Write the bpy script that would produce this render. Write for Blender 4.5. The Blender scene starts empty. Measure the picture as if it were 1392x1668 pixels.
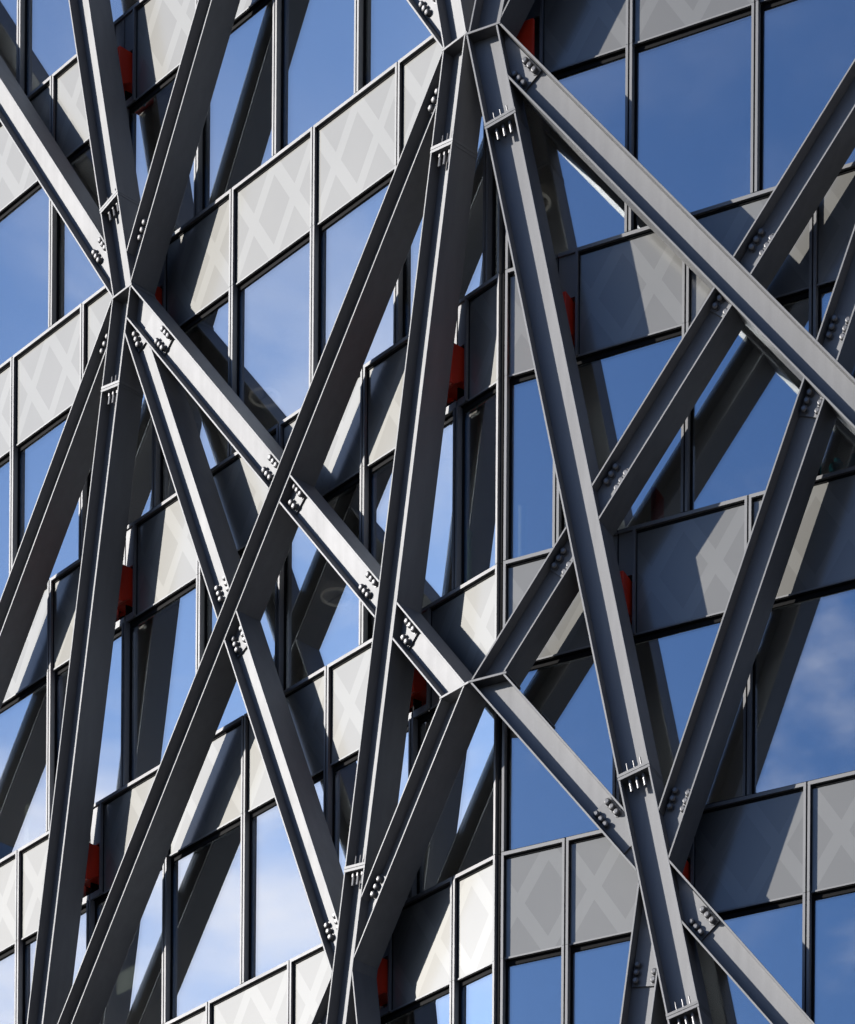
import bpy, math, random
from mathutils import Vector, Matrix
random.seed(7)
R = math.radians
scene = bpy.context.scene
COL = scene.collection

# ------------------------------------------------------------------ camera, sky, sun, exposure
EYE = 1.7                                   # eye height; heights below are given above the eye
cam_data = bpy.data.cameras.new('camera'); cam = bpy.data.objects.new('camera', cam_data)
COL.objects.link(cam); scene.camera = cam
cam.location = (0, 0, EYE)
cam.rotation_mode = 'XYZ'
cam.matrix_world = Matrix.Translation((0, 0, EYE)) @ Matrix.Rotation(R(90), 4, 'X') @ Matrix.Rotation(0.0068929, 4, 'Z')
cam_data.sensor_fit = 'VERTICAL'; cam_data.sensor_height = 24.0
cam_data.lens = 24.0 * 5928.475 / 1668.0
cam_data.shift_x = 0.0
cam_data.shift_y = (4261.81 - 834.0) / 1668.0
cam_data.clip_start = 0.5; cam_data.clip_end = 6000

SUN_EL = R(16.8); SUN_AZ = R(262.5)         # azimuth clockwise from +Y
sun_dir = Vector((math.sin(SUN_AZ) * math.cos(SUN_EL), math.cos(SUN_AZ) * math.cos(SUN_EL), math.sin(SUN_EL)))
sun_data = bpy.data.lights.new('sun', 'SUN'); sun_data.energy = 5.0; sun_data.angle = R(0.53); sun_data.color = (1.0, 0.95, 0.875)
sun = bpy.data.objects.new('sun', sun_data); COL.objects.link(sun)
sun.location = (-40, -10, 80); sun.rotation_mode = 'QUATERNION'; sun.rotation_quaternion = sun_dir.to_track_quat('Z', 'Y')

world = bpy.data.worlds.new('World'); scene.world = world; world.use_nodes = True
wt = world.node_tree; wn = wt.nodes; wl = wt.links
def wnode(t, **kw):
    n = wn.new(t)
    for k, v in kw.items(): setattr(n, k, v)
    return n
bg = wn['Background']
sky = wnode('ShaderNodeTexSky', sky_type='NISHITA'); sky.sun_disc = False
sky.sun_elevation = SUN_EL; sky.sun_rotation = SUN_AZ
sky.dust_density = 2.2; sky.ozone_density = 10.0; sky.air_density = 1.0
bg.inputs[1].default_value = 0.075
tc = wnode('ShaderNodeTexCoord')
sep = wnode('ShaderNodeSeparateXYZ'); wl.new(tc.outputs['Generated'], sep.inputs[0])
cmb = wnode('ShaderNodeMapping'); cmb.inputs['Scale'].default_value = (1.0, 1.0, 1.9); cmb.inputs['Location'].default_value = (169.74, 39.2, 68.6)
wl.new(tc.outputs['Generated'], cmb.inputs['Vector'])
n1 = wnode('ShaderNodeTexNoise'); n1.inputs['Scale'].default_value = 4.6; n1.inputs['Detail'].default_value = 7; n1.inputs['Roughness'].default_value = 0.56; n1.inputs['Distortion'].default_value = 0.35
wl.new(cmb.outputs[0], n1.inputs['Vector'])
cov = wnode('ShaderNodeMapRange', interpolation_type='SMOOTHSTEP'); cov.inputs['From Min'].default_value = 0.50; cov.inputs['From Max'].default_value = 0.72
wl.new(n1.outputs['Fac'], cov.inputs[0])
# cumulus field seen edge-on covers more of the low sky than of the high sky
low = wnode('ShaderNodeMapRange', interpolation_type='SMOOTHSTEP'); low.inputs['From Min'].default_value = 0.46; low.inputs['From Max'].default_value = 0.58
low.inputs['To Min'].default_value = 1.0; low.inputs['To Max'].default_value = 0.10
wl.new(sep.outputs[2], low.inputs[0])
den = wnode('ShaderNodeMath', operation='MULTIPLY'); wl.new(cov.outputs[0], den.inputs[0]); wl.new(low.outputs[0], den.inputs[1])
mixc = wnode('ShaderNodeMix', data_type='RGBA'); wl.new(den.outputs[0], mixc.inputs['Factor'])
wl.new(sky.outputs[0], mixc.inputs['A']); mixc.inputs['B'].default_value = (11.5, 11.0, 11.4, 1)
wl.new(mixc.outputs['Result'], bg.inputs[0])

scene.view_settings.view_transform = 'Standard'; scene.view_settings.look = 'None'
scene.view_settings.exposure = 0.6; scene.view_settings.gamma = 1.0; scene.view_settings.use_curve_mapping = False
scene.cycles.use_light_tree = False; scene.cycles.max_bounces = 5; scene.cycles.diffuse_bounces = 2; scene.cycles.glossy_bounces = 3
scene.cycles.transmission_bounces = 2; scene.cycles.transparent_max_bounces = 6; scene.cycles.caustics_reflective = False
scene.render.resolution_x = 855; scene.render.resolution_y = 1024

# ------------------------------------------------------------------ facade planes
A_L, A_R = 0.8285141, 0.4612269             # how far each face turns from the picture plane
CORNER = Vector((0.7959460, 49.99847))
ANG = {'L': -A_L, 'R': -A_R}
DIR = {k: Vector((math.cos(a), math.sin(a))) for k, a in ANG.items()}
NRM = {k: Vector((math.sin(a), -math.cos(a))) for k, a in ANG.items()}     # outward
TANH = math.tan((A_L - A_R) / 2)
TOP = [44.23, 40.23, 36.23, 32.23, 28.23, 24.23, 20.23]                     # top of each storey unit
STOREY = 4.0
SPAN_H = 1.46                                # spandrel height
GLASS_T = -0.12
T_F, T_B = 0.68, 0.22                        # front and back of the steel lattice
TW = T_F - 0.19                         # web plane

def place(o, plane, s, t, z):
    p = CORNER + DIR[plane] * s + NRM[plane] * t
    o.location = (p.x, p.y, z + EYE); o.rotation_euler = (0, 0, ANG[plane])

# ------------------------------------------------------------------ materials
def material(name):
    m = bpy.data.materials.new(name); m.use_nodes = True
    nt = m.node_tree
    return m, nt, nt.nodes['Principled BSDF'], nt.nodes['Material Output']
def nd(nt, t, **kw):
    n = nt.nodes.new(t)
    for k, v in kw.items(): setattr(n, k, v)
    return n
def math_(nt, op, a, b=None, clamp=False):
    n = nd(nt, 'ShaderNodeMath', operation=op); n.use_clamp = clamp
    for i, v in enumerate((a, b)):
        if v is None: continue
        if isinstance(v, (int, float)): n.inputs[i].default_value = v
        else: nt.links.new(v, n.inputs[i])
    return n.outputs[0]

def paint(name, rgb, metallic, rough, var=0.10, spec=0.5, streak=True):
    m, nt, p, out = material(name)
    tcn = nd(nt, 'ShaderNodeTexCoord'); geo = nd(nt, 'ShaderNodeNewGeometry')
    nz = nd(nt, 'ShaderNodeTexNoise'); nz.inputs['Scale'].default_value = 1.3; nz.inputs['Detail'].default_value = 4; nz.inputs['Roughness'].default_value = 0.65
    nt.links.new(geo.outputs['Position'], nz.inputs['Vector'])
    fine = nd(nt, 'ShaderNodeTexNoise'); fine.inputs['Scale'].default_value = 60; fine.inputs['Detail'].default_value = 1
    nt.links.new(geo.outputs['Position'], fine.inputs['Vector'])
    a = math_(nt, 'MULTIPLY_ADD', nz.outputs['Fac'], 2 * var); nt.nodes[-1].inputs[2].default_value = 1 - var
    b = math_(nt, 'MULTIPLY_ADD', fine.outputs['Fac'], 0.12); nt.nodes[-1].inputs[2].default_value = 0.94
    mp = nd(nt, 'ShaderNodeMapping'); mp.inputs['Scale'].default_value = (9.0, 9.0, 0.5); nt.links.new(geo.outputs['Position'], mp.inputs['Vector'])
    stn = nd(nt, 'ShaderNodeTexNoise'); stn.inputs['Scale'].default_value = 1.0; stn.inputs['Detail'].default_value = 3; nt.links.new(mp.outputs[0], stn.inputs['Vector'])
    c_ = math_(nt, 'MULTIPLY_ADD', stn.outputs['Fac'], 2.4 * var); nt.nodes[-1].inputs[2].default_value = 1 - 1.2 * var
    oi = nd(nt, 'ShaderNodeObjectInfo')                       # lengths painted on different days
    e_ = math_(nt, 'MULTIPLY_ADD', oi.outputs['Random'], 1.4 * var); nt.nodes[-1].inputs[2].default_value = 1 - 0.7 * var
    k = math_(nt, 'MULTIPLY', math_(nt, 'MULTIPLY', math_(nt, 'MULTIPLY', a, b), c_), e_)
    vm = nd(nt, 'ShaderNodeVectorMath', operation='SCALE'); vm.inputs[0].default_value = rgb; nt.links.new(k, vm.inputs['Scale'])
    nt.links.new(vm.outputs[0], p.inputs['Base Color'])
    rr = math_(nt, 'MULTIPLY_ADD', nz.outputs['Fac'], 0.14); nt.nodes[-1].inputs[2].default_value = rough - 0.07
    nt.links.new(rr, p.inputs['Roughness'])
    p.inputs['Metallic'].default_value = metallic; p.inputs['Specular IOR Level'].default_value = spec
    return m

M = {}
M['steel'] = paint('steel_micaceous_grey', (0.220, 0.222, 0.229), 0.9, 0.69, 0.10)
M['frame'] = paint('frame_grey_aluminium', (0.215, 0.217, 0.225), 0.9, 0.68, 0.04)
M['bolt'] = paint('bolt_zinc_grey', (0.165, 0.165, 0.172), 0.85, 0.5, 0.15)
M['gasket_and_shade'] = paint('black_rubber_and_shade', (0.010, 0.010, 0.011), 0.0, 0.8, 0.1, spec=0.12)  # also colours the strips that paint in shade on the facade units
M['red'] = paint('bracket_red_paint', (0.92, 0.045, 0.010), 0.0, 0.4, 0.08)
M['slab'] = paint('slab_concrete', (0.45, 0.44, 0.42), 0.0, 0.85, 0.15)
M['ceiling'] = paint('ceiling_tile_white', (0.78, 0.76, 0.74), 0.0, 0.9, 0.04)
M['inner_wall'] = paint('inner_wall_grey', (0.55, 0.53, 0.50), 0.0, 0.8, 0.1)
M['ground'] = paint('ground_paving', (0.045, 0.045, 0.047), 0.0, 0.9, 0.2)
M['green'] = paint('green_plastic', (0.22, 0.42, 0.20), 0.0, 0.5, 0.06)
M['pale_green'] = paint('pale_green_plastic', (0.80, 0.92, 0.76), 0.0, 0.5, 0.03)
M['cyan'] = paint('turquoise_plastic', (0.02, 0.42, 0.55), 0.0, 0.3, 0.05)
M['lamp'] = paint('lamp_diffuser', (0.8, 0.8, 0.78), 0.0, 0.5, 0.02)
_lp = M['lamp'].node_tree.nodes['Principled BSDF']; _lp.inputs['Emission Color'].default_value = (1.0, 0.95, 0.85, 1); _lp.inputs['Emission Strength'].default_value = 0.14

def spandrel_material():
    m, nt, p, out = material('spandrel_fritted_glass')
    tcn = nd(nt, 'ShaderNodeTexCoord'); sp = nd(nt, 'ShaderNodeSeparateXYZ'); nt.links.new(tcn.outputs['Object'], sp.inputs[0])
    PX, PZ = 1.857 / 2, 1.36
    x = math_(nt, 'DIVIDE', sp.outputs[0], PX); z = math_(nt, 'DIVIDE', sp.outputs[2], PZ)
    def band(v):
        fr = math_(nt, 'FRACT', math_(nt, 'ADD', v, 100.0))
        dd = math_(nt, 'ABSOLUTE', math_(nt, 'SUBTRACT', fr, 0.5))
        return math_(nt, 'LESS_THAN', dd, 0.118)
    ba = band(math_(nt, 'ADD', x, z)); bb = band(math_(nt, 'SUBTRACT', x, z))
    anyb = math_(nt, 'MAXIMUM', ba, bb)
    geo = nd(nt, 'ShaderNodeNewGeometry')
    nz = nd(nt, 'ShaderNodeTexNoise'); nz.inputs['Scale'].default_value = 0.9; nz.inputs['Detail'].default_value = 6
    nt.links.new(geo.outputs['Position'], nz.inputs['Vector'])
    info = nd(nt, 'ShaderNodeObjectInfo')
    mx = nd(nt, 'ShaderNodeMix', data_type='RGBA'); nt.links.new(anyb, mx.inputs['Factor'])
    mx.inputs['A'].default_value = (0.167, 0.166, 0.160, 1); mx.inputs['B'].default_value = (0.191, 0.191, 0.185, 1)
    k = math_(nt, 'MULTIPLY_ADD', nz.outputs['Fac'], 0.12); nt.nodes[-1].inputs[2].default_value = 0.90
    k2 = math_(nt, 'MULTIPLY_ADD', info.outputs['Random'], 0.07); nt.nodes[-1].inputs[2].default_value = 0.965
    kk = math_(nt, 'MULTIPLY', k, k2)
    vm = nd(nt, 'ShaderNodeVectorMath', operation='SCALE'); nt.links.new(mx.outputs['Result'], vm.inputs[0]); nt.links.new(kk, vm.inputs['Scale'])
    nt.links.new(vm.outputs[0], p.inputs['Base Color'])
    p.inputs['Roughness'].default_value = 0.68; p.inputs['Metallic'].default_value = 0.95; p.inputs['Coat Weight'].default_value = 1.0; p.inputs['Coat Roughness'].default_value = 0.16; p.inputs['Coat IOR'].default_value = 1.75; p.inputs['Specular IOR Level'].default_value = 0.5
    return m
M['spandrel'] = spandrel_material()

def glass_material():
    m, nt, p, out = material('window_coated_glass')
    nt.nodes.remove(p)
    gl = nd(nt, 'ShaderNodeBsdfGlossy'); gl.inputs['Color'].default_value = (0.90, 0.96, 1.0, 1); gl.inputs['Roughness'].default_value = 0.0
    tr = nd(nt, 'ShaderNodeBsdfTransparent'); tr.inputs['Color'].default_value = (0.90, 0.90, 0.89, 1)
    geo = nd(nt, 'ShaderNodeNewGeometry')
    nz = nd(nt, 'ShaderNodeTexNoise'); nz.inputs['Scale'].default_value = 0.55; nz.inputs['Detail'].default_value = 0
    nt.links.new(geo.outputs['Position'], nz.inputs['Vector'])
    bmp = nd(nt, 'ShaderNodeBump'); bmp.inputs['Strength'].default_value = 0.10; bmp.inputs['Distance'].default_value = 0.02
    nt.links.new(nz.outputs['Fac'], bmp.inputs['Height']); nt.links.new(bmp.outputs[0], gl.inputs['Normal'])
    ms = nd(nt, 'ShaderNodeMixShader')
    lw = nd(nt, 'ShaderNodeLayerWeight'); lw.inputs['Blend'].default_value = 0.5
    fr = math_(nt, 'MULTIPLY_ADD', lw.outputs['Facing'], 0.45, True); nt.nodes[-1].inputs[2].default_value = 0.42
    nt.links.new(fr, ms.inputs[0])
    nt.links.new(tr.outputs[0], ms.inputs[1]); nt.links.new(gl.outputs[0], ms.inputs[2])
    nt.links.new(ms.outputs[0], out.inputs['Surface'])
    return m
M['glass'] = glass_material()

# ------------------------------------------------------------------ mesh helpers
class MB:
    def __init__(self): self.v = []; self.f = []
    def prism(self, poly, y0, y1):
        """convex polygon in (x, z), seen from the front (-y), pushed from y0 to y1"""
        n = len(poly)
        if n < 3: return
        ar = sum(poly[i][0] * poly[(i + 1) % n][1] - poly[(i + 1) % n][0] * poly[i][1] for i in range(n))
        if ar < 0: poly = poly[::-1]
        b = len(self.v)
        self.v += [(x, y0, z) for x, z in poly] + [(x, y1, z) for x, z in poly]
        self.f.append([b + i for i in range(n)])
        self.f.append([b + n + i for i in range(n)][::-1])
        for i in range(n):
            j = (i + 1) % n
            self.f.append([b + j, b + i, b + n + i, b + n + j])
    def box(self, x0, x1, y0, y1, z0, z1):
        self.prism([(x0, z0), (x1, z0), (x1, z1), (x0, z1)], y0, y1)
    def prism_x(self, poly, x0, x1):
        """polygon in (y, z), pushed along x"""
        n = len(poly); b = len(self.v)
        ar = sum(poly[i][0] * poly[(i + 1) % n][1] - poly[(i + 1) % n][0] * poly[i][1] for i in range(n))
        if ar < 0: poly = poly[::-1]
        self.v += [(x0, y, z) for y, z in poly] + [(x1, y, z) for y, z in poly]
        self.f.append([b + i for i in range(n)][::-1])
        self.f.append([b + n + i for i in range(n)])
        for i in range(n):
            j = (i + 1) % n
            self.f.append([b + i, b + j, b + n + j, b + n + i])
    def lathe(self, prof, axis='y', seg=12):
        """profile [(radius, h)] round the axis, h along -y (outwards) or +z"""
        b = len(self.v)
        for r, h in prof:
            for k in range(seg):
                a = 2 * math.pi * k / seg
                c, s = r * math.cos(a), r * math.sin(a)
                self.v.append((c, -h, s) if axis == 'y' else (c, s, h))
        for i in range(len(prof) - 1):
            for k in range(seg):
                q = [b + i * seg + k, b + i * seg + (k + 1) % seg, b + (i + 1) * seg + (k + 1) % seg, b + (i + 1) * seg + k]
                self.f.append(q)
        self.f.append([b + k for k in range(seg)][::-1]); self.f.append([b + (len(prof) - 1) * seg + k for k in range(seg)])
    def mesh(self, name, mat, smooth=False):
        me = bpy.data.meshes.new(name); me.from_pydata(self.v, [], self.f); me.materials.append(M[mat]); me.update()
        if smooth:
            for pl in me.polygons: pl.use_smooth = True
        return me
def obj(name, me, parent=None, **props):
    o = bpy.data.objects.new(name, me); COL.objects.link(o)
    if parent is not None: o.parent = parent
    for k, v in props.items(): o[k] = v
    return o
def bevel(o, w=0.004, seg=2):
    b = o.modifiers.new('edge', 'BEVEL'); b.width = w; b.segments = seg; b.limit_method = 'ANGLE'
    return o

# ------------------------------------------------------------------ ground
g = MB(); g.box(-2500, 2500, -2500, 2500, -0.4, 0.0)
obj('ground', g.mesh('ground', 'ground'), kind='structure')

# ------------------------------------------------------------------ the building
building = obj('office_building', None, label='glass office tower with staggered grey spandrel panels and tall mirror windows', category='building')
building.location = (CORNER.x, CORNER.y, 0)
bpy.context.view_layer.update()
INV = building.matrix_world.inverted()

def child(name, me, plane, s, t, z, parent=building, **props):
    o = obj(name, me, parent, **props)
    p = CORNER + DIR[plane] * s + NRM[plane] * t
    if parent is building:
        o.location = (p.x - CORNER.x, p.y - CORNER.y, z + EYE); o.rotation_euler = (0, 0, ANG[plane])
    return o

MULL = {
 'L': [[-13.1, -11.3, -9.45, -7.6, -5.75, -3.9, -2.03],
       [-14.1, -12.27, -10.40, -8.55, -6.73, -4.90, -3.07, -1.2],
       [-13.27, -11.41, -9.56, -7.71, -5.88, -4.02, -2.18, -0.34],
       [-14.2, -12.30, -10.37, -8.44, -6.61, -4.75, -2.88, -0.92],
       [-13.05, -11.18, -9.29, -7.38, -5.51, -3.63, -1.80],
       [-13.8, -11.95, -10.06, -8.17, -6.31, -4.42, -2.66, -0.91],
       [-14.6, -12.7, -10.8, -8.95, -7.1, -5.25, -3.4, -1.5]],
 'R': [[1.86, 3.72, 5.58, 7.44], [0.93, 2.78, 4.64, 6.5, 8.3], [1.88, 3.70, 5.56, 7.42], [0.84, 2.73, 4.54, 6.40, 8.26],
       [1.76, 3.65, 5.52, 7.38], [1.02, 2.77, 4.51, 6.37, 8.2], [1.86, 3.72, 5.58, 7.44]]}
# where the red brackets pass through: plane -> row -> centre along the facade
def col_s(s0, m, z0, z): return s0 + m * (z - z0)
BRACKETS = []
def bz(row): return TOP[row] - 1.05
BRACKETS = [('L', 1, -8.56), ('L', 2, -7.78), ('L', 3, col_s(-8.701, 0.2, 30.0, bz(3))), ('L', 4, col_s(-8.701, 0.2, 30.0, bz(4))),
            ('L', 3, col_s(-1.428, 0.1835, 28.80, bz(3))), ('L', 4, col_s(-1.428, 0.1835, 28.80, bz(4))), ('L', 5, -2.50),
            ('R', 3, col_s(1.524, -0.219, 28.15, bz(3))), ('R', 4, col_s(1.524, -0.219, 28.15, bz(4))), ('R', 5, col_s(1.524, -0.219, 28.15, bz(5))),
            ('R', 2, 0.30)]
SLOT = 0.25

PX2 = 1.857 / 4
RW = 0.036        # one rail of a frame
GAP = 0.012       # half the joint between two frames
def facade_unit(plane, row, s0, s1, corner0=False, corner1=False):
    """one storey-high cladding unit: spandrel above, window below; local x from 0 to w, z from 0 down"""
    w = s1 - s0
    x0, x1 = GAP, w - GAP
    if corner0: x0 = 0.055
    if corner1: x1 = w - 0.055
    zb = -STOREY + 0.006
    # does a bracket interrupt the spandrel of this unit?
    a, b = x0, x1; cut_a = cut_b = False
    for pl, rw, sc in BRACKETS:
        if pl == plane and rw == row and s0 - 0.05 < sc + SLOT and sc - SLOT < s1 + 0.05:
            if abs(sc - s0) < abs(sc - s1): a = max(a, sc + SLOT - s0); cut_a = a > x0 + 0.01
            else: b = min(b, sc - SLOT - s0); cut_b = b < x1 - 0.01
    f = MB()
    zs = -SPAN_H
    d_w = -GLASS_T + 0.03
    # top rail, spandrel stiles, bottom rail of the spandrel
    f.box(x0, x1, 0.0, 0.20, -0.052, -0.004)
    f.box(a, a + RW, 0.0, 0.12, zs, -0.052)
    f.box(b - RW, b, 0.0, 0.12, zs, -0.052)
    f.box(a + RW, b - RW, 0.044, 0.16, zs, zs + 0.022)
    # window stiles and bead round the glass
    f.box(x0, x0 + RW, 0.001, d_w, zb, zs - 0.004)
    f.box(x1 - RW, x1, 0.001, d_w, zb, zs - 0.004)
    gx0, gx1 = x0 + RW, x1 - RW
    unit = child('facade_unit', f.mesh('facade_unit', 'frame'), plane, s0, 0.0, TOP[row])
    # black gaskets behind the joint and round the glass; soffit shade painted black
    k = MB()
    k.box(-GAP, GAP, 0.05, 0.2, zb, -0.004)
    k.box(gx0 + 0.03, gx1 - 0.03, 0.058, d_w - 0.052, zs - 0.012, zs - 0.001)
    k.box(gx0, gx0 + 0.03, d_w - 0.055, d_w + 0.02, zb, zs - 0.004)
    k.box(gx1 - 0.03, gx1, d_w - 0.055, d_w + 0.02, zb, zs - 0.004)
    k.box(gx0 + 0.03, gx1 - 0.03, d_w - 0.05, d_w + 0.02, zb, zb + 0.05)
    k.box(gx0 + 0.03, gx1 - 0.03, d_w - 0.05, d_w + 0.02, zs - 0.075, zs - 0.004)
    # shade below the top rail and beside the stile, painted as black strips
    if b - a > 0.2:
        k.box(a + RW, b - RW, 0.045, 0.088, -0.084, -0.053)
        k.box(a + RW, a + RW + 0.010, 0.045, 0.088, zs + 0.023, -0.084)
    obj('gasket_and_shade', k.mesh('gasket_and_shade', 'gasket_and_shade'), unit)
    # spandrel panel, its own origin in the middle so that the print is centred
    pw = (b - RW) - (a + RW)
    if pw > 0.04:
        pm = MB(); xm = w / 2 if w > 1.3 else ((w - 0.12 + PX2) if corner1 else (0.28 + PX2)) if (corner0 or corner1) else w / 2; zm = (-0.052 + zs + 0.022) / 2
        pm.box(a + RW + 0.001 - xm, b - RW - 0.001 - xm, 0.0, 0.03, zs + 0.023 - zm, -0.053 - zm)
        so = obj('spandrel_panel', pm.mesh('spandrel_panel', 'spandrel'), unit); so.location = (xm, 0.058, zm)
    if gx1 - gx0 > 0.12:
        gm = MB(); gm.box(gx0 + 0.031, gx1 - 0.031, 0.0, 0.024, zb + 0.051, zs - 0.076)
        go = obj('window_pane', gm.mesh('window_pane', 'glass'), unit); go.location = (0, -GLASS_T, 0)
        # panes never sit perfectly in one plane
        go.rotation_euler = (R(random.uniform(-0.10, 0.10)), 0, R(random.uniform(-0.12, 0.12)))
    # filler strips above and below a bracket
    for c, xa, xb in ((cut_a, x0, a - 0.004), (cut_b, b + 0.004, x1)):
        if c and xb - xa > 0.03:
            q = MB()
            q.box(xa, xb, 0.03, 0.06, -0.64, -0.054)
            q.box(xa, xb, 0.03, 0.06, zs + 0.002, -1.36)
            q.box(xa, xb, 0.30, 0.32, -1.358, -0.642)
            obj('filler_strip', q.mesh('filler_strip', 'frame'), unit)
    return unit

S_END = {'L': -15.6, 'R': 9.2}
for plane in 'LR':
    for row in range(7):
        ms = MULL[plane][row]
        if plane == 'L':
            edges = [S_END['L']] + ms + [0.0]
            if edges[1] - edges[0] < 0.3: edges = edges[1:]
        else:
            edges = [0.0] + ms + [S_END['R']]
        for i in range(len(edges) - 1):
            facade_unit(plane, row, edges[i], edges[i + 1], corner0=(plane == 'R' and i == 0), corner1=(plane == 'L' and i == len(edges) - 2))
# corner post between the two faces (dark, set back)
Z0, Z1 = TOP[-1] - STOREY, TOP[0]
pm = MB(); pm.lathe([(0.05, Z0), (0.05, Z1)], 'z', 10)
cp = obj('corner_post', pm.mesh('corner_post', 'gasket_and_shade'), building)
bis = (NRM['L'] + NRM['R']).normalized()
cp.location = (-bis.x * 0.14, -bis.y * 0.14, EYE)

# floor slabs, ceilings and the core behind the glass
def ring(depth0, depth1, sl, sr):
    """plan polygon between two offsets behind both faces"""
    def off(plane, s, dpt): p = DIR[plane] * s - NRM[plane] * dpt; return (p.x, p.y)
    def crn(dpt): p = -bis * (dpt / math.cos((A_L - A_R) / 2)); return (p.x, p.y)
    return [off('L', sl, depth0), crn(depth0), off('R', sr, depth0), off('R', sr, depth1), crn(depth1), off('L', sl, depth1)]
def plan_solid(name, poly, z0, z1, mat):
    n = len(poly); v = [(x, y, z0) for x, y in poly] + [(x, y, z1) for x, y in poly]
    f = [[0, 1, 4, 5], [1, 2, 3, 4], [n + 5, n + 4, n + 1, n + 0], [n + 4, n + 3, n + 2, n + 1]]
    f += [[i, n + i, n + (i + 1) % n, (i + 1) % n] for i in range(n)]
    me = bpy.data.meshes.new(name); me.from_pydata(v, [], f); me.materials.append(M[mat]); me.update()
    o = obj(name, me, building); o.location = (0, 0, EYE); return o
for row in range(7):
    t = TOP[row]
    plan_solid('floor_slab', ring(0.34, 9.0, -15.5, 9.1), t - 1.05, t - 0.12, 'slab')
    plan_solid('ceiling', ring(0.34, 9.0, -15.5, 9.1), t - SPAN_H + 0.03, t - SPAN_H + 0.06, 'ceiling')
plan_solid('core_wall', ring(9.01, 9.3, -15.5, 9.1), Z0, Z1, 'inner_wall')
plan_solid('roof_slab', ring(0.0, 9.3, -15.5, 9.1), Z1 + 0.01, Z1 + 0.6, 'slab')
plan_solid('lower_storeys', ring(0.35, 9.3, -15.5, 9.1), -EYE, Z0 - 0.02, 'inner_wall')

# ------------------------------------------------------------------ the steel lattice in front
lattice = obj('steel_lattice', None, label='dark grey diagonal lattice of bolted steel beams in front of the facade', category='steel frame')
lattice.location = (CORNER.x, CORNER.y, 0)

# name: plane, s at z, z, slope ds/dz, width
AX = {
 'M1': ('L', -8.455, 38.75, -0.230, 0.445), 'M2': ('L', -9.378, 37.67, -0.707, 0.395), 'M3': ('L', -6.510, 37.20, 0.583, 0.372),
 'M4': ('L', -8.701, 30.00, 0.1995, 0.452), 'M5': ('L', -9.365, 33.17, 0.824, 0.375), 'M6': ('L', -4.892, 28.84, -0.4335, 0.400),
 'M7': ('L', -3.897, 30.71, -0.838, 0.385), 'M8': ('L', -4.671, 29.79, 0.8175, 0.370), 'M9': ('L', -1.428, 28.80, 0.1835, 0.446),
 'M10': ('L', -1.353, 24.75, 0.756, 0.390), 'M10b': ('L', -2.400, 22.75, -0.146, 0.446), 'M10c': ('L', -2.69, 22.93, 0.80, 0.375),
 'M17': ('L', -0.65, 35.76, -0.70, 0.395), 'M18': ('L', -0.335, 35.58, -0.230, 0.445),
 'M19': ('R', 0.085, 35.34, 0.23, 0.465), 'M20': ('R', 0.115, 35.27, 0.66, 0.40), 'M11': ('R', 1.524, 28.15, -0.219, 0.462),
 'M12': ('R', 2.846, 31.69, -0.825, 0.408), 'M13': ('R', 2.389, 23.49, -0.8045, 0.408), 'M14': ('R', 2.887, 29.69, 0.8055, 0.400),
 'M15': ('R', 4.033, 26.91, 0.388, 0.407), 'M16': ('R', 2.495, 22.10, 0.139, 0.465)}
def edge(nm, side, extra=0.002):
    """half plane to one side of a beam: ('M4','R') keeps what lies right of its right edge"""
    pl, s, z, m, w = AX[nm]
    off = (w / 2 + extra) * math.sqrt(1 + m * m)
    if side == 'R': return (1.0, -m, s - m * z + off)          # x - m z >= c
    return (-1.0, m, -(s - m * z - off))
def above(z): return (0.0, 1.0, z)
def below(z): return (0.0, -1.0, -z)
def left_of(s): return (-1.0, 0.0, -s)
def right_of(s): return (1.0, 0.0, s)
CL = left_of(T_F * TANH); CR = right_of(-T_F * TANH)
def clip(poly, h):
    a, b, c = h; out = []
    n = len(poly)
    for i in range(n):
        p, q = poly[i], poly[(i + 1) % n]
        dp, dq = a * p[0] + b * p[1] - c, a * q[0] + b * q[1] - c
        if dp >= 0: out.append(p)
        if dp * dq < 0:
            k = dp / (dp - dq); out.append((p[0] + k * (q[0] - p[0]), p[1] + k * (q[1] - p[1])))
    return out

FL = 0.026; WEB = 0.03
BOLT_ME = None
def bolt_mesh():
    b = MB()
    b.lathe([(0.056, 0.0), (0.056, 0.012), (0.045, 0.013), (0.045, 0.050), (0.038, 0.062), (0.024, 0.070)], 'y', 10)
    return b.mesh('bolt', 'bolt')
BOLT_ME = bolt_mesh()
def stud_mesh(r, h, nut):
    b = MB()
    if nut: b.lathe([(0.016, 0.0), (0.016, -h), (0.001, -h - 0.004)][::-1], 'z', 8); b.lathe([(0.030, -0.055), (0.030, 0.0)], 'z', 6); b.lathe([(0.022, -h), (0.022, -0.056)], 'z', 8)
    else: b.lathe([(r, 0.0), (r, h), (0.002, h + 0.006)], 'z', 8)
    return b.mesh('stud', 'bolt')
STUD_UP, STUD_DN = stud_mesh(0.011, 0.15, False), stud_mesh(0.016, 0.17, True)

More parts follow.
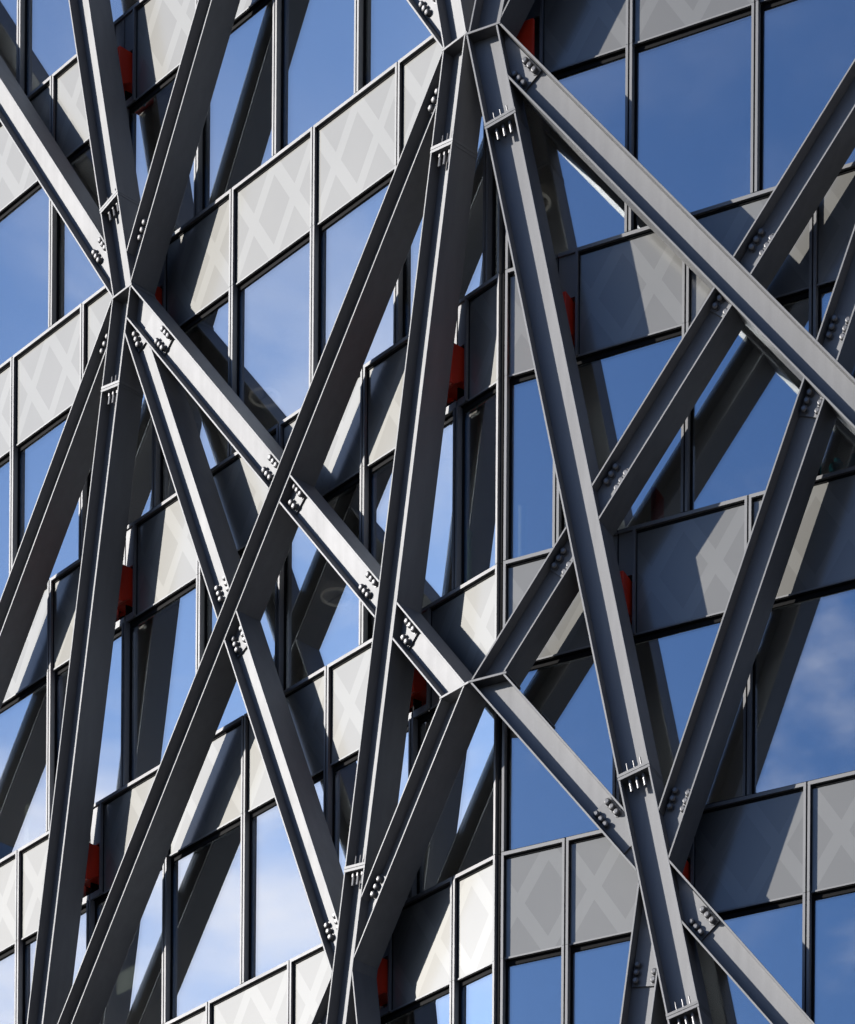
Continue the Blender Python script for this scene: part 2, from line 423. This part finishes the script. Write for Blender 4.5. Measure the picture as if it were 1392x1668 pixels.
def beam(nm, clips, ztop, zbot, joints=(), splices=()):
    """one H-section length: two flanges square to the facade and a web between them"""
    pl, s, z, m, w = AX[nm]
    L = math.sqrt(1 + m * m); ax = (m / L, 1 / L); pr = (1 / L, -m / L)
    def strip(o0, o1):
        pts = []
        for o, zz in ((o0, zbot), (o1, zbot), (o1, ztop), (o0, ztop)):
            k = (zz - z) * L
            pts.append((s + ax[0] * k + pr[0] * o, z + ax[1] * k + pr[1] * o))
        for h in clips: pts = clip(pts, h)
        return pts
    zc_ = (ztop + zbot) / 2; sc_ = s + m * (zc_ - z)
    mb = MB()
    loc = lambda P: [(x - sc_, zz - zc_) for x, zz in P]
    h = w / 2
    mb.prism(loc(strip(-h, -h + FL)), -T_F, -T_B)
    mb.prism(loc(strip(h - FL, h)), -T_F, -T_B)
    mb.prism(loc(strip(-h + FL, h - FL)), -TW - WEB / 2, -TW + WEB / 2)
    o = obj('beam', mb.mesh('beam', 'steel'), lattice)
    p = DIR[pl] * sc_
    o.location = (p.x, p.y, zc_ + EYE); o.rotation_euler = (0, 0, ANG[pl])
    bevel(o, 0.003, 1)
    # bolted splices on the web: (z of the bolt group, direction of the joint along the beam: +1 up, -1 down)
    yw = -TW - WEB / 2
    ang = math.atan2(ax[0], ax[1])
    for zj, up in joints:
        sj = s + m * (zj - z); ph = w / 2 - FL - 0.012
        pm_ = MB()
        pts = []
        lo, hi = (-0.17, 0.60) if up > 0 else (-0.60, 0.17)
        for oo, kk in ((-ph, lo), (ph, lo), (ph, hi), (-ph, hi)):
            pts.append((sj + ax[0] * kk + pr[0] * oo, zj + ax[1] * kk + pr[1] * oo))
        for hh in clips: pts = clip(pts, hh)
        if len(pts) < 3: continue
        pm_.prism(loc(pts), yw - 0.030, yw - 0.0005)
        obj('splice_plate', pm_.mesh('splice_plate', 'steel'), o)
        for row_ in (-1, 1):
            for k in (-0.105, 0.0, 0.105):
                oo = row_ * (ph - 0.062)
                bs, bz_ = sj + ax[0] * k + pr[0] * oo, zj + ax[1] * k + pr[1] * oo
                if any(hh[0] * bs + hh[1] * bz_ - hh[2] < 0.03 for hh in clips): continue
                bo = obj('bolt', BOLT_ME, o); bo.location = (bs - sc_, yw - 0.030, bz_ - zc_); bo.rotation_euler = (0, random.uniform(0, 1), 0)
    for zj in splices:                                     # bolted end plates across the column
        sj = s + m * (zj - z); hh_ = w / 2 + 0.004
        for k0, k1 in ((0.004, 0.040), (-0.040, -0.004)):
            pts = [(sj + ax[0] * k + pr[0] * oo, zj + ax[1] * k + pr[1] * oo) for oo, k in ((-hh_, k0), (hh_, k0), (hh_, k1), (-hh_, k1))]
            pm_ = MB(); pm_.prism(loc(pts), -T_F - 0.004, -T_B + 0.004)
            obj('end_plate', pm_.mesh('end_plate', 'steel'), o)
        for oo in (-0.10, 0.0, 0.10):
            for me, k in ((STUD_UP, 0.040), (STUD_DN, -0.040)):
                st = obj('stud', me, o)
                st.location = (sj + ax[0] * k + pr[0] * oo - sc_, -T_F + 0.085, zj + ax[1] * k + pr[1] * oo - zc_)
                st.rotation_euler = (0, ang, 0)
    return o

P1, P2, P3, P3R = 35.22, 26.285, 35.18, 35.12      # node plates
PT = 0.018
# left face
beam('M1', [above(P1 + PT)], 45.2, 34.5, splices=(36.74,))
beam('M2', [edge('M1', 'L'), above(P1 + PT)], 45.2, 34.6, joints=((36.22, -1),))
beam('M3', [edge('M1', 'R'), above(P1 + PT)], 45.2, 34.6, joints=((35.98, -1),))
beam('M4', [below(P1 - PT)], 36, 16.0, splices=(33.90,))
beam('M5', [edge('M4', 'L'), below(P1 - PT)], 36, 24.6, joints=((34.66, 1),))
beam('M6', [edge('M4', 'R'), edge('M7', 'L'), edge('M8', 'L')], 36, 27, joints=((34.47, 1), (29.80, -1)))
beam('M6', [edge('M8', 'R'), edge('M9', 'L')], 31, 22.6, joints=((28.90, 1), (23.98, -1)))
beam('M7', [edge('M4', 'R'), below(P1 - PT), edge('M8', 'L')], 36, 28, joints=((34.15, 1), (31.12, -1)))
beam('M7', [edge('M8', 'R'), edge('M9', 'L')], 33, 27, joints=((30.47, 1), (28.54, -1)))
beam('M7', [edge('M9', 'R'), above(P2 + PT), CL], 30, 25.5, joints=((27.56, 1),))
beam('M8', [edge('M9', 'L'), below(P3 - PT)], 36.5, 16.0, joints=((34.64, 1),))
beam('M9', [below(P3 - PT), CL], 36, 16.0, splices=(33.88, 24.58))
beam('M10', [edge('M9', 'R'), below(P2 - PT), CL], 27.2, 22.4, joints=((24.17, -1),))
beam('M10b', [edge('M9', 'R'), edge('M10', 'R')], 23.6, 16.0)
beam('M10c', [edge('M9', 'L')], 24.2, 16.0, joints=((22.5, 1),))
beam('M17', [edge('M18', 'L'), above(P3 + PT)], 45.2, 34.5, joints=((36.12, -1),))
beam('M18', [above(P3 + PT), CL], 45.2, 34.5, splices=(36.7,))
# right face
beam('M19', [above(P3R + PT)], 45.2, 34.5, splices=(36.7,))
beam('M20', [edge('M19', 'R'), above(P3R + PT)], 45.2, 34.5, joints=((36.0, -1),))
beam('M11', [below(P3R - PT)], 36, 16.0, splices=(33.82, 24.54, 21.22))
beam('M12', [edge('M11', 'R'), below(P3R - PT)], 36, 24.0, joints=((34.42, 1),))
beam('M13', [below(P2 - PT), CR, edge('M11', 'L')], 27.2, 22.4, joints=((24.12, -1),))
beam('M13', [edge('M11', 'R')], 24.6, 16.0, joints=((22.40, 1),))
beam('M14', [above(P2 + PT), CR, edge('M11', 'L')], 30, 25.6, joints=((27.64, 1),))
beam('M14', [edge('M11', 'R'), edge('M12', 'L')], 33, 27, joints=((28.58, -1), (30.50, 1)))
beam('M14', [edge('M12', 'R')], 37.5, 29, joints=((31.13, -1),))
beam('M15', [edge('M11', 'R'), edge('M13', 'R'), edge('M12', 'L')], 31, 22.5, joints=((24.07, -1), (28.85, 1)))
beam('M15', [edge('M12', 'R')], 37.5, 28, joints=((29.72, -1),))
beam('M16', [edge('M11', 'L'), edge('M13', 'L')], 24.4, 16.0, joints=((21.88, 1),))

# horizontal node plates
def node_plate(plane, s0, s1, z, clips=()):
    mb = MB(); mb.box(s0, s1, -T_F - 0.003, -T_B, z - PT + 0.002, z + PT - 0.002)
    o = obj('node_plate', mb.mesh('node_plate', 'steel'), lattice); o.location = (0, 0, EYE); o.rotation_euler = (0, 0, ANG[plane]); bevel(o, 0.003, 1)
node_plate('L', -7.90, -7.41, P1)
node_plate('L', -0.50, 0.0, P3); node_plate('R', -0.25, 0.28, P3R)
node_plate('L', -0.46, T_F * TANH - 0.002, P2); node_plate('R', -T_F * TANH + 0.002, 0.44, P2)

# red brackets that tie the lattice back to the floors
def bracket(plane, row, sc):
    z = TOP[row]; w = 0.18
    mb = MB()
    corner = plane == 'R' and row == 2
    mb.prism_x([(-T_B + 0.003, z - 0.70), (0.29, z - 0.70), (0.29, z - 1.16), (-0.02, z - 1.18), (-T_B + 0.06, z - 1.27), (-T_B + 0.003, z - 1.27)] if not corner else [(-0.12, z - 0.76), (-0.07, z - 0.76), (-0.07, z - 1.40), (-0.12, z - 1.40)], sc - w, sc + 0.21)
    o = obj('bracket', mb.mesh('bracket', 'red'), lattice, label='red painted bracket tying the lattice to the floor edge')
    o.location = (0, 0, EYE); o.rotation_euler = (0, 0, ANG[plane]); bevel(o, 0.006, 2)
for b_ in BRACKETS: bracket(*b_)

# ------------------------------------------------------------------ things standing behind the glass
def inside(name, mb, mat, plane, s, t, z, label, category, tilt=0.0, turn=0.0, **kw):
    o = obj(name, mb.mesh(name, mat), None, label=label, category=category, **kw)
    place(o, plane, s, t, z); o.rotation_euler[1] = tilt; o.rotation_euler[2] += turn
    return o
FLOOR = -0.12
def screen_mesh():
    m = MB(); m.box(-0.055, 0.055, -0.018, 0.018, 0.03, 1.03); m.box(-0.07, 0.07, -0.05, 0.05, 0.0, 0.03); m.box(-0.058, 0.058, -0.021, 0.021, 1.031, 1.045)
    return m
inside('desk_screen', screen_mesh(), 'pale_green', 'R', 0.17, -0.36, TOP[4] + FLOOR, 'narrow pale green upright screen inside the window right of the building corner', 'screen')
inside('desk_screen', screen_mesh(), 'pale_green', 'L', -11.40, -0.36, TOP[4] + FLOOR, 'narrow pale green upright screen inside the leftmost window', 'screen')
m = MB(); m.prism([(-0.24, -0.165), (0.24, -0.165), (0.24, 0.165), (-0.24, 0.165)], -0.004, 0.004); m.box(-0.24, 0.24, -0.010, -0.004, 0.150, 0.165)
inside('paper_sheet', m, 'pale_green', 'L', -8.52, -0.165, 25.32, 'pale green sheet fixed inside the window at the lower left', 'sheet')
m = MB(); m.lathe([(0.028, 0.0), (0.028, 1.16)], 'z', 8); m.lathe([(0.045, 0.55), (0.045, 0.62)], 'z', 8); m.lathe([(0.045, 1.16), (0.05, 1.19), (0.03, 1.25)], 'z', 8); m.lathe([(0.16, 0.0), (0.15, 0.03)], 'z', 12)
inside('stand_pole', m, 'green', 'L', -1.17, -0.52, TOP[4] + FLOOR, 'green upright pole with collars behind the window left of the building corner', 'pole')
m = MB(); m.box(-0.03, 0.03, -0.14, 0.14, 0.0, 0.72); m.box(-0.034, 0.034, -0.15, -0.14, 0.0, 0.72); m.box(-0.05, 0.05, -0.15, 0.15, -0.02, 0.0)
inside('red_panel', m, 'red', 'R', 2.17, -0.42, TOP[4] + FLOOR + 0.02, 'thin red upright panel behind the window under the crossing beams', 'panel')
def bag_mesh(seed):
    rnd = random.Random(seed); m = MB(); seg = 14
    prof = [(0.06, 0.0), (0.10, 0.02), (0.115, 0.07), (0.10, 0.12), (0.07, 0.155), (0.03, 0.17), (0.045, 0.20)]
    b = 0
    for r_, h in prof:
        for k in range(seg):
            a_ = 2 * math.pi * k / seg; q = r_ * (1 + rnd.uniform(-0.18, 0.18))
            m.v.append((q * math.cos(a_), q * math.sin(a_), h + rnd.uniform(-0.012, 0.012)))
    for i in range(len(prof) - 1):
        for k in range(seg):
            m.f.append([i * seg + k, i * seg + (k + 1) % seg, (i + 1) * seg + (k + 1) % seg, (i + 1) * seg + k])
    m.f.append(list(range(seg))[::-1]); m.f.append([(len(prof) - 1) * seg + k for k in range(seg)])
    return m
m = MB(); m.box(-0.45, 0.45, -0.16, 0.16, 0.0, 0.03)
for xx in (-0.42, 0.42): m.box(xx - 0.02, xx + 0.02, -0.14, 0.14, -0.30, 0.0)
inside('low_shelf', m, 'inner_wall', 'R', 4.83, -0.48, 28.41, 'low dark shelf behind the glass at the right edge', 'shelf')
inside('plastic_bag', bag_mesh(3), 'cyan', 'R', 4.74, -0.44, 28.441, 'turquoise crumpled bag on the shelf, left one of the two', 'bag', group='turquoise bags on the shelf')
inside('plastic_bag', bag_mesh(5), 'cyan', 'R', 4.98, -0.44, 28.441, 'turquoise crumpled bag on the shelf, right one of the two', 'bag', group='turquoise bags on the shelf')
def ring_light(plane, s, t, row, label):
    zc0 = TOP[row] - SPAN_H + 0.03
    me = bpy.data.meshes.new('ring'); N1, N2 = 40, 8; v = []; f = []
    for i in range(N1):
        a_ = 2 * math.pi * i / N1
        for j in range(N2):
            b_ = 2 * math.pi * j / N2; rr = 0.23 + 0.022 * math.cos(b_)
            v.append((rr * math.cos(a_), rr * math.sin(a_), 0.022 * math.sin(b_)))
            f.append([i * N2 + j, ((i + 1) % N1) * N2 + j, ((i + 1) % N1) * N2 + (j + 1) % N2, i * N2 + (j + 1) % N2])
    me.from_pydata(v, [], f); me.materials.append(M['lamp']); me.update()
    root = obj('ring_lamp', None, label=label, category='lamp', group='ring lamps under the office ceilings'); place(root, plane, s, t, zc0 - 0.09)
    obj('ring', me, root)
    q = MB(); q.lathe([(0.006, 0.0), (0.006, 0.088)], 'z', 6); q.box(-0.23, 0.23, -0.008, 0.008, -0.008, 0.008)
    obj('hanger', q.mesh('hanger', 'frame'), root)
ring_light('L', -5.57, -1.87, 3, 'faint ring lamp behind the window below the long bright diagonal beam')
ring_light('L', -7.55, -2.06, 2, 'faint ring lamp behind the dark window just right of the left node')
ring_light('R', -0.60, -2.30, 2, 'faint ring lamp behind the shaded window beside the central column top')
